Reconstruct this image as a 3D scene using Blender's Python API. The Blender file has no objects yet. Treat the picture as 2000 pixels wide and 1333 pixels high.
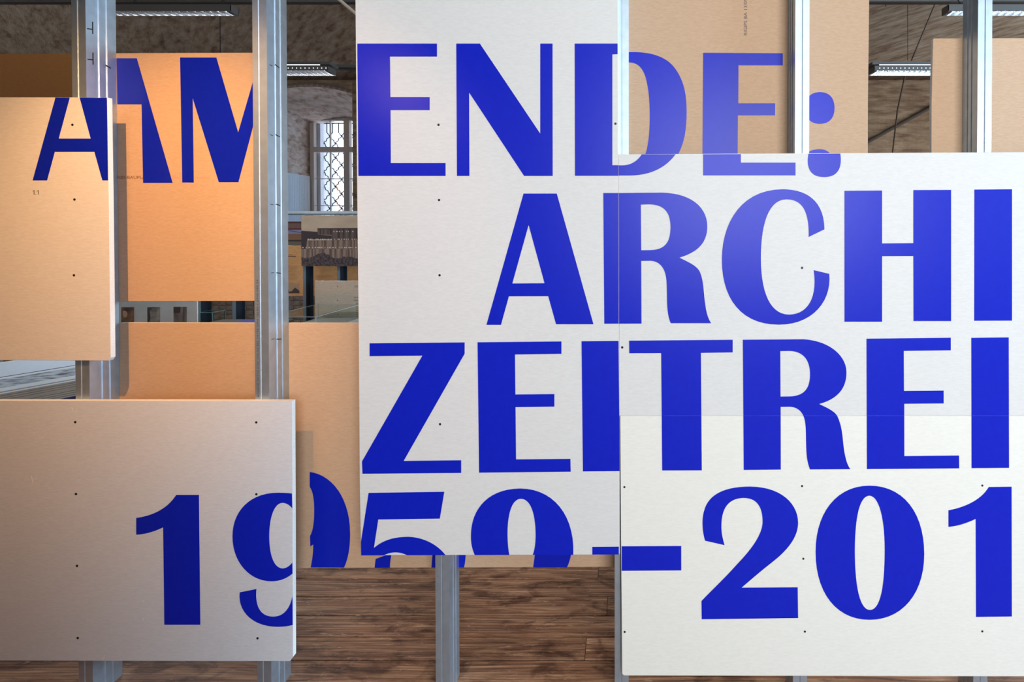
import bpy, bmesh, math, random, re
from mathutils import Vector, Matrix
from mathutils.geometry import tessellate_polygon
random.seed(7)
scene = bpy.context.scene
C = scene.collection

# ------------------------------------------------------------------ camera
EYE = 1.65
PITCH = math.radians(0.57)
FPX = 17.0/36.0*2000.0
CX, CY = 1217.0, 450.0 + FPX*math.tan(PITCH)
cd = bpy.data.cameras.new('camera'); cam = bpy.data.objects.new('camera', cd); C.objects.link(cam)
cd.lens = 17.0; cd.sensor_width = 36.0; cd.sensor_fit = 'HORIZONTAL'
cd.shift_x = (1000-CX)/2000.0
cd.shift_y = -(666.5-CY)/2000.0
cam.location = (0, 0, EYE); cam.rotation_euler = (math.pi/2-PITCH, 0, 0)
scene.camera = cam

# ------------------------------------------------------------------ world, lights, exposure
scene.view_settings.view_transform = 'Standard'; scene.view_settings.look = 'None'
scene.view_settings.gamma = 1.0; scene.view_settings.use_curve_mapping = False
scene.view_settings.exposure = 0.0
w = bpy.data.worlds.new('world'); scene.world = w; w.use_nodes = True
bg = w.node_tree.nodes['Background']; bg.inputs[0].default_value = (0.80, 0.88, 1.0, 1); bg.inputs[1].default_value = 3.0

def area(name, loc, target, sx, sy, power, col, spread=180):
    l = bpy.data.lights.new(name, 'AREA'); l.shape = 'RECTANGLE'; l.size = sx; l.size_y = sy
    l.energy = power; l.color = col; l.spread = math.radians(spread)
    o = bpy.data.objects.new(name, l); C.objects.link(o); o.location = loc
    o.rotation_euler = (Vector(target)-Vector(loc)).to_track_quat('-Z', 'Y').to_euler()
    return o
def spot(name, loc, target, power, col, ang, blend, rad):
    l = bpy.data.lights.new(name, 'SPOT'); l.energy = power; l.color = col; l.spot_size = math.radians(ang)
    l.spot_blend = blend; l.shadow_soft_size = rad
    o = bpy.data.objects.new(name, l); C.objects.link(o); o.location = loc
    o.rotation_euler = (Vector(target)-Vector(loc)).to_track_quat('-Z', 'Y').to_euler()
    return o
# daylight entering by the windows behind the camera and in the right wall
area('daylight_rear', (1.75, -3.28, 2.5), (1.75, 0, 2.5), 3.1, 2.3, 228, (0.98, 1.0, 1.0))
area('daylight_right', (6.65, 0.4, 2.3), (0, 0.4, 2.3), 2.4, 2.2, 480, (0.34, 0.66, 1.0))
area('daylight_right_far', (6.65, 4.5, 2.3), (0, 4.5, 2.0), 2.4, 2.2, 130, (0.85, 0.93, 1.0))  # added fill for the back room, through an unseen right-hand opening
area('daylight_left_far', (-9.55, 3.6, 2.3), (0, 3.6, 1.6), 2.4, 2.2, 60, (0.85, 0.93, 1.0))  # added fill from an unseen left opening, brightens the rear displays
# warm exhibition spotlights on the track behind the camera
spot('warm_spotlight', (-1.10, 0.50, 2.84), (-1.70, 1.68, 1.64), 190, (1.0, 0.50, 0.14), 57, 0.95, 0.012)
spot('warm_spotlight_small', (-1.24, 0.50, 2.46), (-1.25, 1.66, 1.70), 17, (1.0, 0.58, 0.46), 80, 0.6, 0.06)

# ------------------------------------------------------------------ helpers
def P(px, py, Y):
    """photograph pixel -> world point on the plane y = Y"""
    a = (px-CX)/FPX; b = (CY-py)/FPX
    c, s = math.cos(PITCH), math.sin(PITCH)
    d = Vector((a, c + b*s, -s + b*c))
    k = Y/d.y
    return Vector((d.x*k, Y, EYE + d.z*k))

def srgb(r, g, b):
    f = lambda v: (v/255/12.92) if v/255 <= 0.04045 else ((v/255+0.055)/1.055)**2.4
    return (f(r), f(g), f(b), 1)

def new_mat(name):
    m = bpy.data.materials.new(name); m.use_nodes = True
    nt = m.node_tree; b = nt.nodes['Principled BSDF']
    return m, nt, b
def N(nt, t, **k):
    n = nt.nodes.new(t)
    for a, v in k.items():
        if a in n.inputs: n.inputs[a].default_value = v
        else: setattr(n, a, v)
    return n
def ramp(nt, stops):
    r = nt.nodes.new('ShaderNodeValToRGB'); e = r.color_ramp.elements
    e[0].position, e[0].color = stops[0]; e[1].position, e[1].color = stops[-1]
    for p, c in stops[1:-1]:
        x = e.new(p); x.color = c
    return r
def speckled(name, c1, c2, rough=0.6, scale=(60, 60, 60), bump=0.05, metallic=0.0, spec=0.5, lo=0.35, hi=0.65, bdist=0.001, coat=0):
    m, nt, b = new_mat(name); L = nt.links
    tc = N(nt, 'ShaderNodeTexCoord'); mp = N(nt, 'ShaderNodeMapping'); mp.inputs['Scale'].default_value = scale
    L.new(tc.outputs['Object'], mp.inputs['Vector'])
    no = N(nt, 'ShaderNodeTexNoise'); no.inputs['Scale'].default_value = 1.0; no.inputs['Detail'].default_value = 5
    L.new(mp.outputs[0], no.inputs['Vector'])
    r = ramp(nt, [(lo, c1), (hi, c2)]); L.new(no.outputs['Fac'], r.inputs[0]); L.new(r.outputs[0], b.inputs['Base Color'])
    b.inputs['Roughness'].default_value = rough; b.inputs['Metallic'].default_value = metallic
    b.inputs['Specular IOR Level'].default_value = spec
    if bump:
        bu = N(nt, 'ShaderNodeBump'); bu.inputs['Strength'].default_value = bump; bu.inputs['Distance'].default_value = bdist
        L.new(no.outputs['Fac'], bu.inputs['Height']); L.new(bu.outputs[0], b.inputs['Normal'])
    return m
def plain(name, col, rough=0.5, metallic=0.0, spec=0.5):
    c2 = tuple(min(1, v*1.06) for v in col[:3])+(1,)
    return speckled(name, col, c2, rough, (25, 25, 25), 0.0, metallic, spec)

def mesh_obj(name, verts, faces, mat, parent=None, mats=None, midx=None, smooth=False, props=None):
    """verts in world space; the object's origin is put at the middle of its bottom"""
    vs = [Vector(v) for v in verts]
    lo = Vector([min(v[i] for v in vs) for i in range(3)]); hi = Vector([max(v[i] for v in vs) for i in range(3)])
    o0 = Vector(((lo.x+hi.x)/2, (lo.y+hi.y)/2, lo.z))
    me = bpy.data.meshes.new(name); me.from_pydata([v-o0 for v in vs], [], faces)
    for m in (mats or [mat]): me.materials.append(m)
    if midx:
        for p, i in zip(me.polygons, midx): p.material_index = i
    if smooth:
        for p in me.polygons: p.use_smooth = True
    me.update()
    ob = bpy.data.objects.new(name, me); C.objects.link(ob)
    if parent is not None:
        base = getworld(parent)
        ob.parent = parent; ob.location = o0-base
    else: ob.location = o0
    WORLD[ob.name] = o0
    if props:
        for k, v in props.items(): ob[k] = v
    return ob
WORLD = {}
def getworld(o): return WORLD[o.name]
def thing(name, label, cat, loc, group=None):
    o = bpy.data.objects.new(name, None); C.objects.link(o); o.empty_display_size = 0.1
    o.location = loc; WORLD[o.name] = Vector(loc)
    o['label'] = label; o['category'] = cat
    if group: o['group'] = group
    return o
def tag(o, label, cat, group=None):
    o['label'] = label; o['category'] = cat
    if group: o['group'] = group
    return o
def structure(o):
    o['kind'] = 'structure'; return o

BOXF = [(0,3,2,1),(4,5,6,7),(0,1,5,4),(1,2,6,5),(2,3,7,6),(3,0,4,7)]
def boxv(x0,x1,y0,y1,z0,z1):
    return [(x0,y0,z0),(x1,y0,z0),(x1,y1,z0),(x0,y1,z0),(x0,y0,z1),(x1,y0,z1),(x1,y1,z1),(x0,y1,z1)]
def box(name, b, mat, parent=None, **k): return mesh_obj(name, boxv(*b), BOXF, mat, parent, **k)
def boxes(name, bs, mat, parent=None, **k):
    v, f = [], []
    for b in bs:
        n = len(v); v += boxv(*b); f += [tuple(i+n for i in q) for q in BOXF]
    return mesh_obj(name, v, f, mat, parent, **k)
def bbox_px(name, x0, y0, x1, y1, Y, t, mat, parent=None, **k):
    a = P(x0, y0, Y); b = P(x1, y1, Y)
    return box(name, (a.x, b.x, Y, Y+t, b.z, a.z), mat, parent, **k)
def tubev(p, q, r, n=6):
    p, q = Vector(p), Vector(q); d = (q-p).normalized()
    u = d.orthogonal().normalized(); v = d.cross(u)
    vs = [e+(u*math.cos(2*math.pi*i/n)+v*math.sin(2*math.pi*i/n))*r for e in (p, q) for i in range(n)]
    fs = [(i, (i+1)%n, n+(i+1)%n, n+i) for i in range(n)]+[tuple(range(n))[::-1], tuple(range(n, 2*n))]
    return vs, fs
def tube(name, pts, r, mat, parent=None, n=6, **k):
    V, F = [], []
    for a, b in zip(pts, pts[1:]):
        vs, fs = tubev(a, b, r, n); o = len(V); V += vs; F += [tuple(i+o for i in f) for f in fs]
    return mesh_obj(name, V, F, mat, parent, smooth=False, **k)

def path(s, sc=1.0, ox=0.0, oy=0.0, seg=14):
    """tiny outline language: M/L/C with absolute numbers, measured in a crop of the photograph"""
    tok = re.findall(r'[MLCZ]|-?\d+\.?\d*', s); out = []; i = 0; cmd = 'M'
    while i < len(tok):
        if tok[i] in 'MLCZ':
            cmd = tok[i]; i += 1
            if cmd == 'Z': continue
        if cmd in 'ML':
            out.append((float(tok[i]), float(tok[i+1]))); i += 2
        else:
            a = out[-1]; q = [(float(tok[i+2*k]), float(tok[i+2*k+1])) for k in range(3)]; i += 6
            for t in range(1, seg+1):
                t /= seg; m = 1-t
                out.append(tuple(m**3*a[j]+3*m*m*t*q[0][j]+3*m*t*t*q[1][j]+t**3*q[2][j] for j in (0, 1)))
    pts = [(ox+x/sc, oy+y/sc) for x, y in out]
    if math.hypot(pts[0][0]-pts[-1][0], pts[0][1]-pts[-1][1]) < 0.3: pts.pop()
    return pts

def clip(poly, axis, val, keep):
    out = []
    for i, a in enumerate(poly):
        b = poly[(i+1) % len(poly)]
        ina = (a[axis]-val)*keep >= 0; inb = (b[axis]-val)*keep >= 0
        if ina: out.append(a)
        if ina != inb:
            t = (val-a[axis])/(b[axis]-a[axis]); out.append((a[0]+t*(b[0]-a[0]), a[1]+t*(b[1]-a[1])))
    return out

def flat_shape(name, loops, Y, t, mat, parent, clips=(), **k):
    """outline(s) in photograph pixels laid on the plane y=Y, t thick towards the viewer"""
    L3 = [[P(x, y, Y) for x, y in lp] for lp in loops]
    flat2 = [[Vector((p.x, p.z, 0)) for p in lp] for lp in L3]
    tris = tessellate_polygon(flat2)
    pts = [p for lp in L3 for p in lp]
    bm = bmesh.new(); vs = [bm.verts.new((p.x, Y-t, p.z)) for p in pts]
    for tr in tris:
        try: bm.faces.new([vs[i] for i in tr])
        except ValueError: pass
    for axis, val, keep in clips:     # world-space cuts
        no = Vector((0, 0, 0)); no[axis] = -keep
        co = Vector((0, 0, 0)); co[axis] = val
        bmesh.ops.bisect_plane(bm, geom=bm.verts[:]+bm.edges[:]+bm.faces[:], plane_co=co, plane_no=no, clear_outer=True)
    if len(bm.faces) == 0: bm.free(); return None
    for f in bm.faces:
        f.normal_update()
        if f.normal.y > 0: f.normal_flip()
    ex = bmesh.ops.extrude_face_region(bm, geom=bm.faces[:])
    for v in ex['geom']:
        if isinstance(v, bmesh.types.BMVert): v.co.y = Y
    bmesh.ops.recalc_face_normals(bm, faces=bm.faces)
    bm.verts.index_update()
    V = [v.co.copy() for v in bm.verts]; F = [tuple(v.index for v in f.verts) for f in bm.faces]
    bm.free()
    return mesh_obj(name, V, F, mat, parent, **k)

# ------------------------------------------------------------------ materials
M_white = speckled('board_ivory_face', srgb(213, 212, 209), srgb(219, 218, 215), 0.5, (55, 55, 240), 0.025, spec=0.12)
M_whitew = speckled('board_warm_white_face', srgb(227, 225, 216), srgb(232, 230, 221), 0.5, (55, 55, 240), 0.025, spec=0.12)
M_grey = speckled('board_grey_paper_face', srgb(212, 209, 206), srgb(222, 219, 216), 0.5, (60, 60, 420), 0.04, spec=0.15)
M_greyc = speckled('board_cool_grey_face', srgb(203, 206, 212), srgb(212, 215, 221), 0.5, (60, 60, 420), 0.04, spec=0.15)
M_brown = speckled('board_brown_paper_back', srgb(190, 159, 130), srgb(199, 169, 141), 0.7, (60, 60, 500), 0.05, spec=0.2)
M_core = speckled('gypsum_core', srgb(225, 222, 214), srgb(236, 233, 226), 0.8, (200, 200, 200), 0.2)
M_blue = speckled('blue_vinyl', (0.002, 0.012, 0.455, 1), (0.0025, 0.014, 0.48, 1), 0.36, (40, 40, 40), 0.02, spec=0.25)
M_screw = plain('screw_black', (0.02, 0.02, 0.02, 1), 0.4, 0.6)
M_ink = plain('grey_ink', srgb(95, 88, 86), 0.7)
M_inkw = plain('brown_ink', srgb(120, 78, 48), 0.8)

def galv(name, c, rough=0.34):
    m, nt, b = new_mat(name); L = nt.links
    tc = N(nt, 'ShaderNodeTexCoord')
    outs = []
    for v in ((1, 1, 0), (0, 0, 1)):
        d = N(nt, 'ShaderNodeVectorMath', operation='DOT_PRODUCT'); d.inputs[1].default_value = v
        L.new(tc.outputs['Object'], d.inputs[0])
        s = N(nt, 'ShaderNodeMath', operation='MULTIPLY'); s.inputs[1].default_value = 2*math.pi/0.0046
        L.new(d.outputs['Value'], s.inputs[0])
        q = N(nt, 'ShaderNodeMath', operation='SINE'); L.new(s.outputs[0], q.inputs[0]); outs.append(q)
    p = N(nt, 'ShaderNodeMath', operation='MULTIPLY'); L.new(outs[0].outputs[0], p.inputs[0]); L.new(outs[1].outputs[0], p.inputs[1])
    bu = N(nt, 'ShaderNodeBump'); bu.inputs['Strength'].default_value = 0.5; bu.inputs['Distance'].default_value = 0.0005
    L.new(p.outputs[0], bu.inputs['Height']); L.new(bu.outputs[0], b.inputs['Normal'])
    no = N(nt, 'ShaderNodeTexNoise'); no.inputs['Scale'].default_value = 30; L.new(tc.outputs['Object'], no.inputs['Vector'])
    r = ramp(nt, [(0.35, tuple(x*0.9 for x in c[:3])+(1,)), (0.65, c)]); L.new(no.outputs['Fac'], r.inputs[0]); L.new(r.outputs[0], b.inputs['Base Color'])
    b.inputs['Metallic'].default_value = 0.82; b.inputs['Roughness'].default_value = rough
    return m
M_galv = galv('galvanised_knurled_steel', (0.50, 0.61, 0.72, 1), 0.38)
M_galvd = plain('galvanised_steel_plain', (0.42, 0.46, 0.50, 1), 0.45, 0.7)

def wood_floor():
    m, nt, b = new_mat('worn_pine_floor'); L = nt.links
    tc = N(nt, 'ShaderNodeTexCoord'); oi = N(nt, 'ShaderNodeObjectInfo')
    mul = N(nt, 'ShaderNodeMath', operation='MULTIPLY'); mul.inputs[1].default_value = 53.0; L.new(oi.outputs['Random'], mul.inputs[0])
    add = N(nt, 'ShaderNodeVectorMath', operation='ADD'); L.new(tc.outputs['Object'], add.inputs[0])
    cmb = N(nt, 'ShaderNodeCombineXYZ'); L.new(mul.outputs[0], cmb.inputs[0]); L.new(mul.outputs[0], cmb.inputs[1]); L.new(cmb.outputs[0], add.inputs[1])
    def noise(sc, det, dist=0.0, rough=0.6):
        mp = N(nt, 'ShaderNodeMapping'); mp.inputs['Scale'].default_value = sc; L.new(add.outputs[0], mp.inputs['Vector'])
        n = N(nt, 'ShaderNodeTexNoise'); n.inputs['Scale'].default_value = 1; n.inputs['Detail'].default_value = det
        n.inputs['Distortion'].default_value = dist; n.inputs['Roughness'].default_value = rough
        L.new(mp.outputs[0], n.inputs['Vector']); return n
    n1 = noise((2.0, 26, 8), 10, 1.6, 0.68)
    r1 = ramp(nt, [(0.28, srgb(84, 54, 40)), (0.44, srgb(140, 96, 69)), (0.57, srgb(176, 127, 92)), (0.72, srgb(222, 176, 134))])
    L.new(n1.outputs['Fac'], r1.inputs[0])
    # grain lines
    mp = N(nt, 'ShaderNodeMapping'); mp.inputs['Scale'].default_value = (1.4, 30, 1); L.new(add.outputs[0], mp.inputs['Vector'])
    wv = N(nt, 'ShaderNodeTexWave'); wv.bands_direction = 'Y'; wv.inputs['Scale'].default_value = 0.8; wv.inputs['Distortion'].default_value = 10
    wv.inputs['Detail'].default_value = 3; wv.inputs['Detail Scale'].default_value = 0.8; L.new(mp.outputs[0], wv.inputs['Vector'])
    rw = ramp(nt, [(0.0, (0.48, 0.44, 0.42, 1)), (0.32, (1, 1, 1, 1))]); L.new(wv.outputs['Fac'], rw.inputs[0])
    m1 = N(nt, 'ShaderNodeMix', data_type='RGBA', blend_type='MULTIPLY'); m1.inputs[0].default_value = 0.8
    L.new(r1.outputs[0], m1.inputs[6]); L.new(rw.outputs[0], m1.inputs[7])
    # dark stains / knots
    n2 = noise((5.0, 11, 4), 5, 0.9)
    r2 = ramp(nt, [(0.34, (0.34, 0.28, 0.28, 1)), (0.48, (1, 1, 1, 1))]); L.new(n2.outputs['Fac'], r2.inputs[0])
    m2 = N(nt, 'ShaderNodeMix', data_type='RGBA', blend_type='MULTIPLY'); m2.inputs[0].default_value = 0.9
    L.new(m1.outputs[2], m2.inputs[6]); L.new(r2.outputs[0], m2.inputs[7])
    mpk = N(nt, 'ShaderNodeMapping'); mpk.inputs['Scale'].default_value = (3.0, 9.0, 1); L.new(add.outputs[0], mpk.inputs['Vector'])
    vk = N(nt, 'ShaderNodeTexVoronoi'); vk.inputs['Scale'].default_value = 1.0; L.new(mpk.outputs[0], vk.inputs['Vector'])
    rk = ramp(nt, [(0.03, (0.28, 0.2, 0.17, 1)), (0.13, (1, 1, 1, 1))]); L.new(vk.outputs['Distance'], rk.inputs[0])
    mk = N(nt, 'ShaderNodeMix', data_type='RGBA', blend_type='MULTIPLY'); mk.inputs[0].default_value = 0.75
    L.new(m2.outputs[2], mk.inputs[6]); L.new(rk.outputs[0], mk.inputs[7])
    # worn pale scuffs
    n3 = noise((16, 90, 10), 7, 1.2, 0.75)
    r3 = ramp(nt, [(0.58, (0, 0, 0, 1)), (0.68, (1, 1, 1, 1))]); L.new(n3.outputs['Fac'], r3.inputs[0])
    m3 = N(nt, 'ShaderNodeMix', data_type='RGBA', blend_type='MIX'); L.new(r3.outputs[0], m3.inputs[0])
    L.new(mk.outputs[2], m3.inputs[6]); m3.inputs[7].default_value = srgb(205, 166, 134)
    # tone per plank
    hs = N(nt, 'ShaderNodeHueSaturation'); mr = N(nt, 'ShaderNodeMapRange'); mr.inputs['To Min'].default_value = 0.82; mr.inputs['To Max'].default_value = 1.12
    L.new(oi.outputs['Random'], mr.inputs['Value']); L.new(mr.outputs[0], hs.inputs['Value']); L.new(m3.outputs[2], hs.inputs['Color'])
    hs.inputs['Saturation'].default_value = 0.95
    L.new(hs.outputs[0], b.inputs['Base Color'])
    b.inputs['Roughness'].default_value = 0.5; b.inputs['Specular IOR Level'].default_value = 0.4
    bu = N(nt, 'ShaderNodeBump'); bu.inputs['Strength'].default_value = 0.35; bu.inputs['Distance'].default_value = 0.003
    L.new(n1.outputs['Fac'], bu.inputs['Height']); L.new(bu.outputs[0], b.inputs['Normal'])
    return m
M_floor = wood_floor()

def lime(name, c_dark, c_mid, c_light, stretch=(2.5, 9, 9), brick=0.5, rot=0.0, c_stain=None, bs=0.9):
    """limewashed old brick: brick courses as relief, blotchy wash"""
    m, nt, b = new_mat(name); L = nt.links
    tc = N(nt, 'ShaderNodeTexCoord'); mr = N(nt, 'ShaderNodeMapping'); mr.inputs['Rotation'].default_value = (0, 0, rot); L.new(tc.outputs['Object'], mr.inputs['Vector'])
    mp = N(nt, 'ShaderNodeMapping'); mp.inputs['Scale'].default_value = stretch
    L.new(mr.outputs[0], mp.inputs['Vector'])
    n = N(nt, 'ShaderNodeTexNoise'); n.inputs['Scale'].default_value = 1.0; n.inputs['Detail'].default_value = 9; n.inputs['Roughness'].default_value = 0.66
    n.inputs['Distortion'].default_value = 0.15
    L.new(mp.outputs[0], n.inputs['Vector'])
    r = ramp(nt, [(0.30, c_dark), (0.46, c_mid), (0.62, c_light)]); L.new(n.outputs['Fac'], r.inputs[0])
    n2 = N(nt, 'ShaderNodeTexNoise'); n2.inputs['Scale'].default_value = 0.9; n2.inputs['Detail'].default_value = 4; L.new(tc.outputs['Object'], n2.inputs['Vector'])
    r2 = ramp(nt, [(0.35, (0.72, 0.68, 0.64, 1)), (0.6, (1, 1, 1, 1))]); L.new(n2.outputs['Fac'], r2.inputs[0])
    mx = N(nt, 'ShaderNodeMix', data_type='RGBA', blend_type='MULTIPLY'); mx.inputs[0].default_value = 0.8
    L.new(r.outputs[0], mx.inputs[6]); L.new(r2.outputs[0], mx.inputs[7])
    last = mx.outputs[2]
    mb = N(nt, 'ShaderNodeMapping'); mb.inputs['Scale'].default_value = (1, 1, 1); mb.inputs['Rotation'].default_value = (math.pi/2, 0, 0)
    L.new(tc.outputs['Object'], mb.inputs['Vector'])
    br = N(nt, 'ShaderNodeTexBrick'); br.inputs['Scale'].default_value = 4.0; br.inputs['Mortar Size'].default_value = 0.018
    br.inputs['Color1'].default_value = (0.86, 0.86, 0.86, 1); br.inputs['Color2'].default_value = (1, 1, 1, 1); br.inputs['Mortar'].default_value = (0.6, 0.6, 0.6, 1)
    L.new(mb.outputs[0], br.inputs['Vector'])
    m3 = N(nt, 'ShaderNodeMix', data_type='RGBA', blend_type='MULTIPLY'); m3.inputs[0].default_value = brick
    L.new(last, m3.inputs[6]); L.new(br.outputs['Color'], m3.inputs[7])
    L.new(m3.outputs[2], b.inputs['Base Color'])
    b.inputs['Roughness'].default_value = 0.92
    bu = N(nt, 'ShaderNodeBump'); bu.inputs['Strength'].default_value = bs; bu.inputs['Distance'].default_value = 0.02
    L.new(n.outputs['Fac'], bu.inputs['Height']); L.new(bu.outputs[0], b.inputs['Normal'])
    return m
M_ceil = lime('limewashed_vault', srgb(92, 62, 42), srgb(136, 116, 94), srgb(160, 146, 126), (4, 15, 8), 0.12, 0.75)
M_wall = lime('limewashed_brick_wall', srgb(74, 46, 28), srgb(118, 92, 68), srgb(142, 118, 92), (2.6, 5, 13), 0.4)
M_niche = lime('niche_plaster', srgb(140, 102, 84), srgb(196, 178, 168), srgb(222, 210, 204), (8, 7, 14), 0.15)
M_plainwall = speckled('plain_limewash', srgb(78, 68, 58), srgb(104, 92, 80), 0.9, (3, 3, 3), 0.3)
M_brick = speckled('old_brick', srgb(88, 70, 58), srgb(138, 118, 102), 0.9, (9, 9, 22), 0.6, bdist=0.006)
M_mortar = speckled('dark_mortar', srgb(64, 56, 50), srgb(88, 78, 70), 0.95, (12, 12, 12), 0.4)

# ------------------------------------------------------------------ room shell
XL, XR, YF, YB, ZW = -9.5, 6.6, -3.2, 7.0, 3.72
# floor with single planks
fl = structure(box('floor', (XL, XR, YF, YB, -0.12, -0.026), M_mortar))
rows = []
pw = 0.1085; y = 1.838
while y-pw > YF: y -= pw
joints = {1.838+pw*4: -0.12, 1.838+pw*2: -0.07, 1.838: -0.148}
plank_cache = 0
while y < YB-0.02:
    y1 = min(y+pw, YB)
    j = None
    for k, v in joints.items():
        if abs(k-y) < 0.01: j = v
    xs = [XL]
    if j is not None: xs += [XL+3.6, j, j+3.9]
    else:
        a = XL+random.uniform(2.2, 5.2); b_ = a+random.uniform(4.5, 6.0)
        if 1.5 < y < 2.5:
            for q in (0,):
                if -2.6 < a < 1.6: a = -2.9
                if -2.6 < b_ < 1.6: b_ = 1.9
        xs += [a, b_]
    xs.append(XR)
    for x0, x1 in zip(xs, xs[1:]):
        dz = random.uniform(-0.0015, 0.0); g = 0.0022; c = 0.0012
        v = [(x0+g*.4, y+g, -0.026), (x1-g*.4, y+g, -0.026), (x1-g*.4, y1-g, -0.026), (x0+g*.4, y1-g, -0.026),
             (x0+g*.4, y+g, dz-c), (x1-g*.4, y+g, dz-c), (x1-g*.4, y1-g, dz-c), (x0+g*.4, y1-g, dz-c),
             (x0+c, y+g+c, dz), (x1-c, y+g+c, dz), (x1-c, y1-g-c, dz), (x0+c, y1-g-c, dz)]
        f = [(0,3,2,1),(0,1,5,4),(1,2,6,5),(2,3,7,6),(3,0,4,7),(4,5,9,8),(5,6,10,9),(6,7,11,10),(7,4,8,11),(8,9,10,11)]
        mesh_obj('plank', v, f, M_floor, fl)
    y = y1

# shallow barrel vault
nv = 24; V, F = [], []
for i in range(nv+1):
    yy = YF + (YB-YF)*i/nv; zz = ZW + 0.10 + 0.33*math.sin(math.pi*i/nv)
    for xx in (XL-0.2, XR+0.2): V.append((xx, yy, zz))
    for xx in (XL-0.2, XR+0.2): V.append((xx, yy, zz+0.25))
for i in range(nv):
    a = 4*i; F += [(a, a+4, a+5, a+1), (a+2, a+3, a+7, a+6)]
F += [(0, 1, 3, 2), (4*nv, 4*nv+2, 4*nv+3, 4*nv+1)]
ce = structure(mesh_obj('ceiling', V, F, M_ceil, smooth=False))
for p in ce.data.polygons: p.use_smooth = True

structure(boxes('wall_left', [(XL-0.3, XL, YF-0.3, 2.4, -0.12, ZW+0.5), (XL-0.3, XL, 4.8, YB+0.3, -0.12, ZW+0.5),
     (XL-0.3, XL, 2.4, 4.8, -0.12, 1.2), (XL-0.3, XL, 2.4, 4.8, 3.4, ZW+0.5)], M_plainwall))
# right wall with a window opening
structure(boxes('wall_right', [(XR, XR+0.3, YF-0.3, -0.9, -0.12, ZW+0.5), (XR, XR+0.3, 1.7, 3.3, -0.12, ZW+0.5), (XR, XR+0.3, 5.7, YB+0.3, -0.12, ZW+0.5), (XR, XR+0.3, 3.3, 5.7, -0.12, 1.2), (XR, XR+0.3, 3.3, 5.7, 3.4, ZW+0.5),
     (XR, XR+0.3, -0.9, 1.7, -0.12, 1.1), (XR, XR+0.3, -0.9, 1.7, 3.5, ZW+0.5)], M_plainwall))
# wall behind the camera with the big window
structure(boxes('wall_front', [(XL-0.3, 0.15, YF-0.3, YF, -0.12, ZW+0.5), (3.35, XR+0.3, YF-0.3, YF, -0.12, ZW+0.5),
     (0.15, 3.35, YF-0.3, YF, -0.12, 1.33), (0.15, 3.35, YF-0.3, YF, 3.72, ZW+0.5)], M_plainwall))
M_frame = plain('window_frame_paint', srgb(204, 196, 190), 0.5)
w2 = structure(boxes('window_2', [(0.15, 0.21, YF-0.16, YF-0.1, 1.33, 3.72), (3.29, 3.35, YF-0.16, YF-0.1, 1.33, 3.72),
     (0.21, 3.29, YF-0.16, YF-0.1, 1.33, 1.39), (0.21, 3.29, YF-0.16, YF-0.1, 3.66, 3.72), (1.72, 1.78, YF-0.16, YF-0.1, 1.39, 3.66)], M_frame))
w3 = structure(boxes('window_3', [(XR+0.05, XR+0.1, -0.9, -0.84, 1.1, 3.5), (XR+0.05, XR+0.1, 1.64, 1.7, 1.1, 3.5),
     (XR+0.05, XR+0.1, -0.84, 1.64, 1.1, 1.16), (XR+0.05, XR+0.1, -0.84, 1.64, 3.44, 3.5), (XR+0.05, XR+0.1, 0.37, 0.43, 1.16, 3.44)], M_frame))

# back wall with the arched window niche
NX0, NX1, NZ0 = -5.19, -3.91, 1.40
zspring, rise = 3.62, 0.11
wb = boxes('wall_back', [(XL-0.3, NX0, YB, YB+0.35, -0.12, ZW+0.6), (NX1, XR+0.3, YB, YB+0.35, -0.12, ZW+0.6)], M_wall)
structure(wb)
seg = 16
def arcz(t, zs=zspring, rs=rise): return zs + rs*(1-(2*t-1)**2)
V, F = [], []
for i in range(seg+1):
    t = i/seg; x = NX0+(NX1-NX0)*t
    for yy in (YB, YB+0.35): V += [(x, yy, arcz(t)), (x, yy, ZW+0.6)]
for i in range(seg):
    a = 4*i; F += [(a, a+1, a+5, a+4), (a+2, a+6, a+7, a+3), (a, a+4, a+6, a+2), (a+1, a+3, a+7, a+5)]
mesh_obj('lintel', V, F, M_wall, wb)
mesh_obj('parapet', boxv(NX0, NX1, YB+0.02, YB+1.5, -0.12, NZ0), BOXF, M_mortar, wb)
# ring of brick on edge over the niche
for i in range(seg):
    t0, t1 = (i+0.06)/seg, (i+0.94)/seg
    x0, x1 = NX0+(NX1-NX0)*t0, NX0+(NX1-NX0)*t1
    v = [(x0, YB-0.006, arcz(t0)), (x1, YB-0.006, arcz(t1)), (x1, YB+0.1, arcz(t1)), (x0, YB+0.1, arcz(t0)),
         (x0, YB-0.006, arcz(t0)+0.055), (x1, YB-0.006, arcz(t1)+0.055), (x1, YB+0.1, arcz(t1)+0.055), (x0, YB+0.1, arcz(t0)+0.055)]
    mesh_obj('arch_brick', v, BOXF, M_brick, wb)
# niche reveals and sloping niche vault
box('reveal', (NX0-0.12, NX0, YB+0.001, YB+1.5, NZ0, ZW+0.4), M_niche, wb)
box('reveal', (NX1, NX1+0.12, YB+0.001, YB+1.5, NZ0, ZW+0.4), M_niche, wb)
V, F = [], []; YW = 8.0; zw = 3.46
for i in range(seg+1):
    t = i/seg; x = NX0+(NX1-NX0)*t
    V += [(x, YB+0.02, arcz(t)), (x, YW+0.1, arcz(t, zw-0.06, 0.08)), (x, YW+0.1, ZW+0.5), (x, YB+0.02, ZW+0.5)]
for i in range(seg):
    a = 4*i; F += [(a, a+4, a+5, a+1), (a+1, a+5, a+6, a+2)]
vt = mesh_obj('niche_vault', V, F, M_niche, wb, smooth=True)
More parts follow.
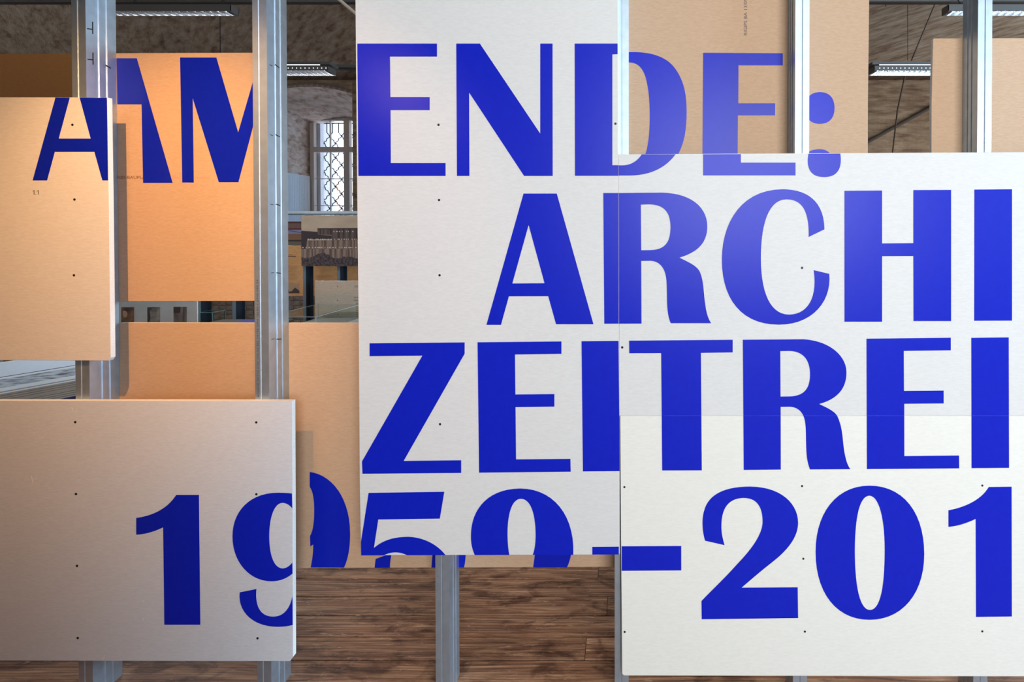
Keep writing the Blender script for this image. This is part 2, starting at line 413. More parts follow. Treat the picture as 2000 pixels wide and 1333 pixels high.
# brick courses of the back wall seen between the boards
def bricks(xa, xb, za, zb, yy, bl=0.22, bh=0.068, cnt=0):
    z = za; r = 0
    while z < zb:
        x = xa - (0.5*bl if r % 2 else 0)
        while x < xb:
            x0, x1 = max(x, xa)+0.006, min(x+bl, xb)-0.006
            if x1-x0 > 0.03:
                d = random.uniform(0.004, 0.016)
                mesh_obj('brick', boxv(x0, x1, yy-d, yy+0.02, z+0.006, z+bh-0.004), BOXF, M_brick, wb)
            x += bl
        z += bh; r += 1
bricks(-6.25, -5.2, 0.22, 0.76, YB, 0.2)
bricks(-5.19, -3.95, 0.22, 0.80, YB+0.02, 0.2)

# window 1 in the niche
w1 = boxes('window_1', [], M_frame) if False else None
xa, xb = NX0+0.015, NX1-0.015; wy = YW
zt = P(680, 225, wy).z; z_tr0 = P(680, 297, wy).z; z_tr1 = P(680, 287, wy).z
def wx(px): return P(px, 300, wy).x
def wz(py): return P(680, py, wy).z
fr = [(xa, wx(613), wy, wy+0.07, NZ0, zt), (xb-(wx(613)-xa), xb, wy, wy+0.07, NZ0, zt), (wx(613), wx(747), wy, wy+0.07, wz(235.5), zt),
      (wx(672), wx(683), wy-0.012, wy+0.07, NZ0, wz(235.5)), (wx(613), wx(672), wy, wy+0.07, wz(297), wz(287)), (wx(683), wx(747), wy, wy+0.07, wz(297), wz(287))]
w1 = structure(boxes('window_1', fr, M_frame))
for z in (349, 402):
    for a, b_ in ((613, 672), (683, 747)):
        box('glazing_bar', (wx(a), wx(b_), wy+0.02, wy+0.045, wz(z+0.7), wz(z-0.7)), M_frame, w1)
for a in (643.5, 715):
    for p, q in ((235.5, 287), (297, 470)):
        box('glazing_bar', (wx(a-0.9), wx(a+0.9), wy+0.018, wy+0.047, max(NZ0, wz(q)), wz(p)), M_frame, w1)
mg, nt, b = new_mat('window_glass'); b.inputs['Transmission Weight'].default_value = 1.0; b.inputs['Roughness'].default_value = 0.0
b.inputs['IOR'].default_value = 1.08; b.inputs['Base Color'].default_value = (0.97, 0.98, 1, 1)
for a, b_ in ((613, 672), (683, 747)):
    for p, q in ((235.5, 287), (297, 500)):
        box('pane', (wx(a), wx(b_), wy+0.030, wy+0.034, max(NZ0, wz(q)), wz(p)), mg, w1)
# white board under the sill and outer reveal seen through the glass
M_outer = plain('exterior_render', srgb(214, 220, 232), 0.8)
structure(boxes('trim_1', [(NX0-0.3, wx(622)-0.03, wy+0.1, wy+0.5, NZ0-0.3, 4.2), (wx(745), NX1+0.3, wy+0.1, wy+0.5, NZ0-0.3, 4.2),
       (NX0-0.3, NX1+0.3, wy+0.1, wy+0.5, 3.62, 4.4), (NX0-0.3, NX1+0.3, wy+0.1, wy+0.5, NZ0-0.6, NZ0)], M_outer))

# wrought-iron grille outside the panes
M_iron = plain('dark_wrought_iron', srgb(34, 44, 62), 0.6, 0.3)
gy = 8.2
grille = thing('window_grille', 'dark wrought-iron lattice grille with wavy diagonal bars outside the arched window', 'grille', (-4.6, gy, NZ0))
def gp(px, py): return P(px, py, gy)
gw, gh = 23.0, 28.2
x_nodes = [621+gw/2*i for i in range(0, 11)]
topy, boty = 266.0, 470
def wavy(px0, py0, sx, n, parent):
    pts = []
    for i in range(n*12+1):
        t = i/12.0
        off = 0.95*math.sin(4*math.pi*t)
        x = px0+sx*t*gw/2; yv = py0+t*gh/2
        pts.append((x+off*0.77, yv-sx*off*0.63))
    pts = [q for q in pts if 620 < q[0] < 742 and topy-0.1 < q[1] < boty]
    if len(pts) > 3: tube('bar', [gp(*q) for q in pts], 0.0075, M_iron, parent, 4)
for k in range(-16, 12):
    wavy(621+gw*k, topy, +1, 16, grille); wavy(621+gw*k, topy, -1, 16, grille)
nn = 0
for i in range(0, 16):
    for j in range(0, 11):
        if (i+j) % 2 == 0:
            x = 621+gw/2*j; yv = topy+gh/2*i
            if 622 < x < 742 and yv < 430:
                c = gp(x, yv); r = 0.021
                v = [(c.x-r, c.y, c.z), (c.x, c.y-r, c.z), (c.x+r, c.y, c.z), (c.x, c.y+r, c.z), (c.x, c.y, c.z+r), (c.x, c.y, c.z-r)]
                mesh_obj('rosette', v, [(0,1,4),(1,2,4),(2,3,4),(3,0,4),(1,0,5),(2,1,5),(3,2,5),(0,3,5)], M_iron, grille)
tube('top_rail', [gp(620, 241), gp(745, 241)], 0.012, M_iron, grille, 4)
for x in [621+gw*k for k in range(1, 6)]:
    for s in (-1, 1): tube('upright', [gp(x+s*5.5, 241), gp(x+s*5.5, 259), gp(x, topy)], 0.0075, M_iron, grille, 4)

# building across the street
M_bld = plain('street_facade_render', srgb(236, 236, 240), 0.8); M_bwin = plain('street_window_orange_blind', srgb(232, 196, 168), 0.7)
by = 15.0
bl = thing('street_building', 'pale building across the street seen through the iron lattice', 'building', (P(680, 400, by).x, by, -1))
box('wall', (P(600, 0, by).x, P(800, 0, by).x, by, by+3, -1, P(0, 300, by).z), M_bld, bl)
for (x0, y0, x1, y1) in ((632, 358, 668, 384), (640, 393, 668, 402), (686, 358, 715, 384), (632, 410, 668, 424)):
    a, b_ = P(x0, y0, by), P(x1, y1, by)
    box('window', (a.x, b_.x, by-0.06, by+0.02, b_.z, a.z), M_bwin, bl)
box('cornice', (P(600, 0, by).x, P(800, 0, by).x, by-0.25, by, P(0, 306, by).z, P(0, 300, by).z), M_bld, bl)

# ------------------------------------------------------------------ steel studs of the main frame
YS = 1.678
def ribbon(pts, t):
    n = len(pts); L, R = [], []
    for i in range(n):
        a = Vector(pts[max(i-1, 0)]); b_ = Vector(pts[min(i+1, n-1)]); d = (b_-a).normalized()
        nn_ = Vector((-d.y, d.x)); p = Vector(pts[i]); L.append(p+nn_*t/2); R.append(p-nn_*t/2)
    return L+R[::-1]
def prism_z(name, outline, z0, z1, mat, parent, **k):
    n = len(outline)
    V = [(p[0], p[1], z0) for p in outline]+[(p[0], p[1], z1) for p in outline]
    h = n//2; F = [(i, (i+1) % n, n+(i+1) % n, n+i) for i in range(n)]
    for i in range(h-1):
        F += [(i+1, i, n-1-i, n-2-i), (n+i, n+i+1, n+n-2-i, n+n-1-i)]
    return mesh_obj(name, V, F, mat, parent, **k)
def stud(px, py, depth, side, label, ys=YS, mat=None, h=3.45, fw=0.049, group='steel studs of the front partition', lean=0, name='metal_stud', simple=False):
    """side=+1: web on the right end of the flange, -1: web on the left; px,py = front left edge"""
    mat = mat or M_galv
    X0 = P(px, py, ys).x; t = 0.0012
    root = thing(name, label, 'stud', (X0+fw/2, ys+depth/2, 0), group)
    xw = X0+fw if side > 0 else X0; xo = X0 if side > 0 else X0+fw
    def fl(yy, s):   # flange with two shallow grooves
        u = [(0, 0), (.40, 0), (.44, .0018), (.50, .0018), (.54, 0), (1, 0)]
        return [(X0+a*fw, yy+s*g+s*t/2) for a, g in u]
    prism_z('flange', ribbon(fl(ys, 1), t), 0, h, mat, root)
    prism_z('flange', ribbon(fl(ys+depth, -1), t), 0, h, mat, root)
    sg = -1 if side > 0 else 1
    wprof = [(0, 0), (.30, 0), (.33, .0025), (.40, .0025), (.43, 0), (.57, 0), (.60, .0025), (.67, .0025), (.70, 0), (1, 0)]
    prism_z('web', ribbon([(xw+sg*(g+t/2), ys+t+(depth-2*t)*a) for a, g in wprof], t), 0, h, mat, root)
    for (ya, yb_) in ((ys+t, ys+0.010), (ys+depth-0.010, ys+depth-t)):
        xx = xo + (t if side > 0 else -t)*0.5
        prism_z('lip', ribbon([(xx, ya), (xx, yb_)], t), 0, h, mat, root)
    return root
studs = [
 stud(146.5, 660, 0.100, +1, 'leftmost knurled steel stud, behind the board that carries the small 1.1'),
 stud(497.5, 660, 0.100, +1, 'steel stud with a blue-tinted web, between the orange board and the large ENDE panel'),
 stud(850.5, 1150, 0.100, +1, 'steel stud showing only below the big white ZEI panel, in front of the floor'),
 stud(1200.5, 1200, 0.075, -1, 'steel stud at the seam of the two white panels, bright beside the letter D'),
 stud(1553.0, 150, 0.075, -1, 'bright steel stud between the blue letter E and the blue colon'),
 stud(1909.5, 150, 0.075, -1, 'rightmost bright steel stud, in front of the beige board at top right'),
]
# slots and cut marks in the stud webs
M_dark = plain('dark_gap', (0.012, 0.012, 0.013, 1), 0.8)
def web_mark(root, px_front, py, zlen, ylen, y_off, tilt=0.0):
    base = getworld(root); xw = base.x+0.0245+0.0003
    z = P(px_front, py, YS+y_off).z
    v = []
    y0 = YS+y_off
    for (dy, dz) in ((0, 0), (ylen, -tilt), (ylen, zlen-tilt), (0, zlen)): v.append((xw+0.0002, y0+dy, z+dz))
    for q in list(v): v.append((q[0]+0.0006, q[1], q[2]))
    mesh_obj('slot', v, BOXF, M_dark, root)
for py in (66, 126): web_mark(studs[0], 176, py, 0.042, 0.003, 0.020); web_mark(studs[0], 172, py-9, 0.004, 0.016, 0.004, -0.004)
web_mark(studs[0], 205, 128, 0.004, 0.018, 0.062, 0.006)
for py in (127, 264, 400, 534, 664): web_mark(studs[1], 535, py, 0.0035, 0.022, 0.038, 0.004); web_mark(studs[1], 525, py, 0.002, 0.014, 0.012, 0.0)
structure(box('trim_2', (P(-700, 0, YS).x, 2.9, YS-0.004, YS+0.104, 3.45, 3.452), M_galvd)) if False else None
# head track that holds the studs
ht = thing('head_track', 'steel U track along the top of the front studs', 'track', (-0.4, YS+0.05, 3.45))
boxes('channel', [(-3.2, 2.9, YS-0.003, YS+0.105, 3.4505, 3.452), (-3.2, 2.9, YS-0.003, YS-0.0015, 3.41, 3.4505), (-3.2, 2.9, YS+0.1035, YS+0.105, 3.41, 3.4505)], M_galvd, ht)

# ------------------------------------------------------------------ text helper
def text(s, px, py, Y, capx, mat, parent, rot=0.0, name='lettering', align='LEFT', stretch=1.0):
    """s with baseline start at pixel (px,py), capital height capx pixels"""
    cu = bpy.data.curves.new('t', 'FONT'); cu.body = s; cu.align_x = align
    size = capx/FPX*Y/0.70; cu.size = size; cu.extrude = 0.00012; cu.resolution_u = 3
    ob = bpy.data.objects.new('t', cu); C.objects.link(ob)
    bpy.context.view_layer.update()
    me = bpy.data.meshes.new_from_object(ob.evaluated_get(bpy.context.evaluated_depsgraph_get()))
    bpy.data.objects.remove(ob); bpy.data.curves.remove(cu)
    o = P(px, py, Y); ca, sa = math.cos(rot), math.sin(rot)
    V = []
    for v in me.vertices:
        x, z = v.co.x*stretch, v.co.y
        V.append((o.x+x*ca-z*sa, Y-0.0003+v.co.z, o.z+x*sa+z*ca))
    F = [tuple(p.vertices) for p in me.polygons]
    bpy.data.meshes.remove(me)
    return mesh_obj(name, V, F, mat, parent)

# ------------------------------------------------------------------ plasterboards
def board(outline, Yfront, t, front, label, group='plasterboards on the front partition', back=None, name='plasterboard', cat='board'):
    """outline in pixels (front face), extruded away from the viewer"""
    pts = [P(x, y, Yfront) for x, y in outline]
    lo = min(p.z for p in pts); cx = sum(p.x for p in pts)/len(pts)
    root = thing(name, label, cat, (cx, Yfront+t/2, lo), group)
    n = len(pts); e = 0.0008
    c = sum(pts, Vector())/n
    V = []
    for yy, ins in ((Yfront, e), (Yfront+e, 0), (Yfront+t-e, 0), (Yfront+t, e)):
        for p in pts:
            d = Vector((p.x-c.x, 0, p.z-c.z)); s = Vector((math.copysign(min(ins, abs(d.x)), d.x), 0, math.copysign(min(ins, abs(d.z)), d.z)))
            V.append((p.x-s.x, yy, p.z-s.z))
    F = [tuple(range(n)), tuple(range(3*n, 4*n))[::-1]]; mi = [0, 2]
    for k in range(3):
        for i in range(n): F.append((k*n+(i+1) % n, k*n+i, (k+1)*n+i, (k+1)*n+(i+1) % n)); mi.append(1 if k == 1 else (0 if k == 0 else 2))
    o = mesh_obj('sheet', V, F, None, root, mats=[front, M_core, back or M_brown], midx=mi)
    bm = bmesh.new(); bm.from_mesh(o.data); bmesh.ops.recalc_face_normals(bm, faces=bm.faces); bm.to_mesh(o.data); bm.free()
    return root
def screws(root, pts, Y, r=0.0042):
    for px, py in pts:
        c = P(px, py, Y); V = []
        for yy, rr in ((Y+0.001, r), (Y-0.0004, r), (Y-0.0004, r*0.55), (Y-0.0001, r*0.4)):
            V += [(c.x+rr*math.cos(2*math.pi*i/10), yy, c.z+rr*math.sin(2*math.pi*i/10)) for i in range(10)]
        F = [(k*10+i, k*10+(i+1) % 10, (k+1)*10+(i+1) % 10, (k+1)*10+i) for k in range(3) for i in range(10)]+[tuple(range(30, 40))]
        mesh_obj('screw', V, F, M_screw, root)
YF0 = 1.662; TF = 0.016   # front boards
YB0 = 1.7785; TB = 0.0125  # boards behind the 100 mm studs
YB1 = 1.7535               # boards behind the 75 mm studs
VT = 0.0005
M_obrown = speckled('board_orange_brown', srgb(186, 122, 66), srgb(194, 132, 74), 0.7, (60, 60, 500), 0.05, spec=0.2)  # warm light's orange put into the brown paper colour
bA = board([(-260, 190), (210, 190.5), (213, 400), (216.5, 699), (212, 705), (-260, 703)], YF0, TF, M_grey,
   'warm-lit off-white board at left with blue A and small number 1.1', back=M_brown)
b19 = board([(-330, 783), (571, 783.5), (572, 1000), (572.5, 1284), (566, 1292.5), (-330, 1291)], YF0, TF, M_greyc,
   'grey-white board at lower left with blue numerals 19')
bE = board([(693.5, -70), (1207, -70), (1207.2, 299), (1208.1, 302), (1208.9, 640), (1209.5, 812), (1210, 1084), (705, 1085.5), (702.4, 950), (700.3, 640), (697.6, 400), (694.5, 60)], YF0, TF, M_white,
   'tallest white panel with the letters ENDE, A and ZEI')
bC = board([(1208.2, 301.5), (2344, 295.5), (2344, 812.3), (1209.6, 812.3)], YF0, TF, M_white,
   'upper right white panel with blue letters RCHI')
bT = board([(1211.3, 812.65), (2344, 812.65), (2344, 1323), (1219, 1320.5), (1215, 1317), (1214, 1180), (1213.3, 1105)], YF0, TF, M_whitew,
   'lower right white panel with the blue numerals -201')
bAM = board([(225.5, 104.5), (228, 103.8), (521, 102.8), (521, 588), (228, 589), (225.5, 587)], YB0, TB, M_brown,
   'orange-lit brown board behind the studs with blue letters AM')
bX = board([(-300, 107), (204, 105), (204, 560), (-300, 560)], 3.35, TB, M_obrown,
   'dim brown board deep at the top left, above and behind the board with 1.1', group=None)
for xx in (-250, -40, 180):
    a = P(xx, 300, 3.35); box('support', (a.x, a.x+0.05, 3.35+TB, 3.35+TB+0.06, 0, P(0, 130, 3.35).z), M_galvd, bX)
bO = board([(231, 633.5), (234, 631), (520, 631.5), (520, 1235), (230, 1235), (229.5, 640)], YB0, TB, M_brown,
   'plain orange-lit brown board behind the studs, below the AM board')
b9 = board([(561, 631.5), (1226, 631), (1226, 1108), (562.5, 1110.5)], YB0, TB, M_brown,
   'beige brown-paper board low behind the studs with a cut blue 9')
bD = board([(1211, -120), (1699, -120), (1697, 60), (1695.3, 200), (1695, 378), (1211, 378)], YB1, TB, M_brown,
   'beige board behind the studs with blue letters DE and a colon')
bR = board([(1822.5, 76.5), (1825, 75), (2380, 73), (2380, 378), (1819, 378), (1819.5, 200)], YB1, TB, M_brown,
   'plain beige board at the top right corner behind the last stud')

R1 = (3.5714, 680, 60); R2 = (4, 940, 340); R3 = (3.2787, 1390, 340); R4 = (3.7037, 690, 640); R5 = (4, 1200, 640)
R6 = (4.4444, 1640, 640); R7 = (3.6364, 690, 930); R8 = (4.4433, 1350, 930); S1 = (4.4429, 1580, 930); S2 = (4.443, 250, 940)
S3 = (5.795, 570, 900); S4 = (4.3478, 1200, 80); S5 = (4.7607, 220, 90); S0 = (4.4423, 0, 180); Q1 = (10, 1150, 1040); Q2 = (4.8825, 560, 1060); Q3 = (4.883, 880, 1060)
def glyph(root, Y, tr_, outer, holes=(), clips=(), name='letter'):
    lps = [path(outer, *tr_)]+[path(h, *tr_) for h in holes]
    return flat_shape(name, lps, Y, VT, M_blue, root, clips)
# board A
glyph(bA, YF0, S0, 'M 482 48 L 606 48 L 510 404 L 788 404 L 692 48 L 928 49 L 932 300 L 938 767 L 889 767 L 820 519 L 476 519 L 409 767 L 284 767 Z')
for x_ in (64.0, 72.3): flat_shape('digit', [[(x_, 373.6), (x_+2.2, 371.6), (x_+3.4, 371.6), (x_+3.4, 380.6), (x_+2.1, 380.6), (x_+2.1, 373.2), (x_, 374.8)]], YF0, 0.0003, M_ink, bA)
flat_shape('point', [[(69.2, 379.2), (70.6, 379.2), (70.6, 380.6), (69.2, 380.6)]], YF0, 0.0003, M_ink, bA)
screws(bA, [(141.5, 244), (145.5, 390), (144.5, 538)], YF0)
# board 19
glyph(b19, YF0, S2, 'M 419 121 L 616 121 L 628 1248 L 316 1248 L 306 402 C 230 440 150 463 72 466 L 72 321 C 230 300 350 230 419 121 Z', name='numeral')
glyph(b19, YF0, S2, 'M 1423 109 L 1426 238 C 1400 205 1370 190 1340 190 C 1260 195 1226 340 1226 480 C 1226 640 1265 755 1340 760 C 1375 758 1400 740 1427 708 L 1428 804 C 1380 845 1320 871 1245 871 C 1060 871 907 710 907 480 C 907 260 1060 102 1300 102 C 1340 102 1385 104 1423 109 Z', name='numeral')
glyph(b19, YF0, S2, 'M 1115 938 C 1100 1090 1150 1178 1260 1178 C 1350 1178 1405 1110 1428 1000 L 1430 1250 C 1390 1262 1340 1266 1300 1266 C 1080 1266 950 1130 970 967 Z', name='numeral')
screws(b19, [(147, 825), (148.5, 965.5), (150.5, 1106), (152, 1247), (500.5, 825.5), (500.7, 966), (503, 1247.5)], YF0)
M_scr = plain('pale_scratch', srgb(232, 226, 218), 0.8)
for (x0, y0, x1, y1) in ((61, 930, 64, 944), (140, 796, 143, 803), (148, 799, 149, 806), (76, 857, 86, 855), (200, 1290, 205, 1281), (280, 1172, 281, 1178), (398, 866, 401, 870), (279, 1208, 280, 1213), (66, 845, 68, 848)):
    d_ = math.hypot(x1-x0, y1-y0); nx, ny = -(y1-y0)/d_*0.4, (x1-x0)/d_*0.4
    flat_shape('scratch', [[(x0-nx, y0-ny), (x1-nx, y1-ny), (x1+nx, y1+ny), (x0+nx, y0+ny)]], YF0, 0.0002, M_scr, b19)
# ENDE board
glyph(bE, YF0, R1, 'M 64 90 L 620 90 L 620 181 L 292 181 L 295 464 L 569 464 L 569 555 L 296 555 L 298 924 L 680 924 L 680 1014 L 72 1014 Z')
glyph(bE, YF0, R1, 'M 754 90 L 919 90 L 1340 718 L 1340 90 L 1426 90 L 1427 1014 L 1227 1014 L 844 432 L 846 1014 L 759 1014 Z')
glyph(bE, YF0, R1, 'M 1580 90 L 1880 90 L 1880 164 L 1843 166 L 1843 939 L 1886 939 L 1886 1013 L 1582 1013 Z')
glyph(bE, YF0, R2, 'M 330 153 L 590 153 L 877 1175 L 584 1175 L 523 956 L 216 957 L 154 1180 L 40 1180 Z', ['M 370 400 L 494 854 L 243 856 Z'])
glyph(bE, YF0, R2, 'M 953 149 L 1072.5 149 L 1073.5 1170.5 L 961 1171 Z')
glyph(bE, YF0, R4, 'M 118 115 L 806 108 L 806 190 L 365 966 L 781 961 L 781 1053 L 67 1059 L 63 970 L 500 204 L 118 208 Z')
glyph(bE, YF0, R4, 'M 899 107 L 1506 101 L 1506 191 L 1170 196 L 1173 485 L 1455 482 L 1455 573 L 1174 577 L 1178 955 L 1571 951 L 1573 1044 L 910 1051 Z')
glyph(bE, YF0, R4, 'M 1651 100 L 1919 97 L 1924 640 L 1926 1040 L 1661 1042 Z')
glyph(bE, YF0, R7, 'M 109 121 L 647 113 L 615 304 L 178 310 L 147 512 C 220 450 300 434 390 433 C 500 436 600 490 655 563 L 382 564 C 330 537 270 537 217 565 L 56 565.5 L 54.5 470 Z', name='numeral')
glyph(bE, YF0, R7, 'M 1185 90 C 1420 90 1575 280 1563 561 L 1274 561 C 1300 500 1296 400 1292 350 C 1280 220 1240 163 1190 163 C 1120 165 1097 290 1096 400 C 1096 470 1100 520 1109 562 L 863 563 C 830 490 835 430 837 390 C 850 230 960 92 1185 90 Z', name='numeral')
glyph(bE, YF0, Q1, 'M 69 288 L 588 284 L 588 437 L 69 438 Z', name='dash')
screws(bE, [(856.5, 244), (857.5, 391), (858.5, 538), (859.5, 829), (1202, 241.7)], YF0)
# ARCHI board and 201 board; letters crossing the seam are cut there
glyph(bC, YF0, S4, 'M 38 1057 L 75 1057 C 130 1055 190 1030 232 964 L 520 963 C 450 1060 330 1143 130 1144 L 38 1144 Z')
glyph(bC, YF0, S4, 'M 753 963 L 1074 962 L 1074 1034 L 1538 1034 L 1538 1143 L 753 1143 Z')
glyph(bC, YF0, S4, 'M 1648 959 C 1640 1000 1635 1050 1660 1100 C 1690 1150 1740 1157 1785 1157 C 1850 1157 1890 1130 1910 1085 C 1925 1045 1925 1000 1918 957.5 Z', name='colon_dot')
glyph(bC, YF0, R2, 'M 1076 149 L 1410 146 C 1640 150 1765 260 1766 410 C 1766 530 1700 610 1549 654 C 1620 690 1680 715 1705 760 C 1740 830 1735 930 1750 1020 C 1758 1080 1770 1130 1797 1167 L 1480 1167 C 1455 1110 1453 1040 1451 1000 C 1449 900 1450 830 1440 790 C 1425 720 1380 680 1320 679 L 1250 680 L 1252 1170 L 1077 1170.5 Z',
   ['M 1247 240 L 1310 238 C 1420 240 1478 290 1478 415 C 1478 530 1440 590 1325 595 L 1250 596 Z'])
glyph(bC, YF0, R3, 'M 455 98 C 600 98 720 165 722 355 L 621 404 C 625 230 575 163 478 163 C 360 165 315 330 315 540 C 315 760 375 900 495 901 C 610 900 680 800 653 616 L 753 640 C 770 810 650 966 430 966 C 190 966 65 800 65 550 C 65 300 200 98 455 98 Z')
glyph(bC, YF0, R3, 'M 850 108 L 1091 106 L 1091 445 L 1291 443 L 1291 103 L 1533 102 L 1533 943 L 1292 943 L 1291 526 L 1091 527 L 1091 947 L 850 947 Z')
glyph(bC, YF0, R3, 'M 1682 100 L 1923 98 L 1923 940 L 1681 941 Z')
zc = P(1600, 812.47, YF0).z
T_ = 'M 115 103 L 924 96 L 924 195 L 676 199 L 683 1117 L 373 1118 L 365 201 L 116 202 Z'
R_ = 'M 1003 96 L 1480 92 C 1680 105 1812 220 1813 350 C 1813 480 1740 560 1600 598 C 1660 628 1715 650 1740 690 C 1790 790 1780 900 1800 990 C 1812 1050 1825 1085 1845 1108 L 1528 1110 C 1505 1050 1500 1000 1498 930 C 1495 830 1497 780 1488 730 C 1475 660 1430 620 1365 620 L 1299 621 L 1300 1111 L 1010 1114 Z'
Rh = 'M 1296 185 L 1370 184 C 1480 188 1528 260 1528 365 C 1528 470 1490 535 1370 539 L 1298 540 Z'
E_ = 'M 232 97 L 964 89 L 964 199 L 556 204 L 558 551 L 902 548 L 902 660 L 560 663 L 561 1117 L 1036 1112 L 1037 1224 L 236 1230 Z'
I_ = 'M 1142 90 L 1467 86 L 1470 1220 L 1144 1222 Z'
for tr_, s, h in ((R5, T_, []), (R5, R_, [Rh]), (R6, E_, []), (R6, I_, [])):
    glyph(bC, YF0, tr_, s, h, [(2, zc+0.0002, 1)]); glyph(bT, YF0, tr_, s, h, [(2, zc-0.0002, -1)])
glyph(bT, YF0, Q1, 'M 642 277 L 1806 270 L 1807 748 L 642 756 Z', name='dash')
glyph(bT, YF0, R8, 'M 120 563 C 95 480 90 380 110 310 C 145 160 290 93 510 93 C 780 95 928 240 928 410 C 925 540 830 650 700 752 C 600 830 520 900 437 971 L 924 968 L 928 1235 L 91 1245 L 89 1087 C 180 990 280 900 400 765 C 520 640 610 520 619 410 C 622 270 570 192 455 192 C 330 195 262 270 262 440 C 262 500 275 550 290 602 Z', name='numeral')
glyph(bT, YF0, S1, 'M 525 85 C 820 85 1000 320 1000 680 C 1000 1020 810 1250 525 1250 C 240 1250 57 1020 57 660 C 57 320 240 85 525 85 Z', ['M 524 172 C 610 175 657 380 657 640 C 657 960 620 1163 530 1165 C 440 1163 398 960 398 640 C 400 350 440 175 524 172 Z'], name='numeral')
glyph(bT, YF0, S1, 'M 1560 97 L 1758 94 L 1760 1221 L 1449 1225 L 1446 374 C 1370 410 1290 437 1210 443 L 1210 299 C 1370 270 1500 200 1560 97 Z', name='numeral')
screws(bC, [(1215.3, 679), (1566.5, 523.5)], YF0)
screws(bT, [(1220, 1235), (1566.5, 950), (1569, 1092), (1572, 1234.5), (1918.5, 949), (1918.5, 1234), (1219.5, 952)], YF0, 0.0038)
# boards behind
glyph(bAM, YB0, S5, 'M 37 114 L 225 114 L 558 1273 L 284 1273 L 270 543 L 44 543 Z')
glyph(bAM, YB0, S5, 'M 628 107 L 965 107 L 1168 803 L 1332 240 L 1332 650 L 1170 1267 L 988 1267 L 745 485 L 755 1270 L 648 1270 Z')
text('RID-BAUPLATTE', 229, 349.5, YB0, 5.6, M_inkw, bAM, stretch=1.25)
text('FEINA  GEMÄSS ENV NA', 336, 349.5, YB0, 4.0, plain('faded_ink', srgb(196, 150, 112), 0.8), bAM, stretch=1.2)
glyph(b9, YB0, S3, 'M 203 130 C 450 160 660 420 660 830 C 660 1000 635 1120 592 1212 L 213 1212 C 230 1130 243 1050 243 950 L 210 974 L 206 855 C 245 790 253 680 253 560 C 253 440 240 350 203 298 Z', name='numeral')
glyph(b9, YB0, Q2, 'M 848 158 L 1005 100 C 990 150 985 200 985 240 L 838 242 Z', name='numeral')
glyph(b9, YB0, Q2, 'M 1392 90 L 1708 90 C 1706 160 1700 210 1690 240 L 1380 240 Z', name='numeral')
glyph(b9, YB0, Q3, 'M 807 100 L 1152 100 C 1145 150 1130 200 1110 239 L 787 239 Z', name='numeral')
glyph(bD, YB1, S4, 'M 60 95 L 170 95 C 330 97 450 140 520 240 C 590 340 613 450 613 600 C 613 740 600 860 535 975 L 258 975 C 290 900 300 760 300 640 C 300 500 290 400 265 310 C 240 230 200 187 130 183 L 60 183 Z')
glyph(bD, YB1, S4, 'M 753 101 L 1430 105 L 1430 208 L 1054 208 L 1052 530 L 1365 530 L 1364 633 L 1049 633 L 1046 975 L 748 975 Z')
glyph(bD, YB1, S4, 'M 1745 435 C 1830 435 1869 490 1869 570 C 1869 650 1830 705 1745 705 C 1660 705 1621 650 1621 570 C 1621 490 1660 435 1745 435 Z', name='colon_dot')
glyph(bD, YB1, S4, 'M 1622 975 C 1640 935 1690 920 1745 920 C 1790 921 1825 940 1845 975 Z', name='colon_dot')
text('RIGIPS BA 13/09', 1459, 70, YB1, 6.4, M_ink, bD, rot=math.pi/2, stretch=1.15)
# printed code on stud 2
c2 = P(507, 778, YS)
text('KNAUF W112 CW 100-06 EN 14195 DIN 18182-1 5740 090 24', 506, 776, YS-0.0006, 3.2, plain('stud_ink', srgb(90, 80, 82), 0.8), studs[1], rot=math.pi/2, stretch=1.9)

# ------------------------------------------------------------------ partition at left, out of view, added to shade the left boards
pt = thing('partition', 'plasterboard partition standing left behind the viewpoint', 'partition', (-2.6, 0.41, 0))
box('sheet', (-4.6, -0.74, 0.40, 0.4125, 0.0, 2.7), M_brown, pt)
for xx in (-4.55, -3.95, -3.35, -2.75, -2.15, -1.55, -0.82): box('stud', (xx, xx+0.05, 0.325, 0.40, 0, 2.7), M_galvd, pt)

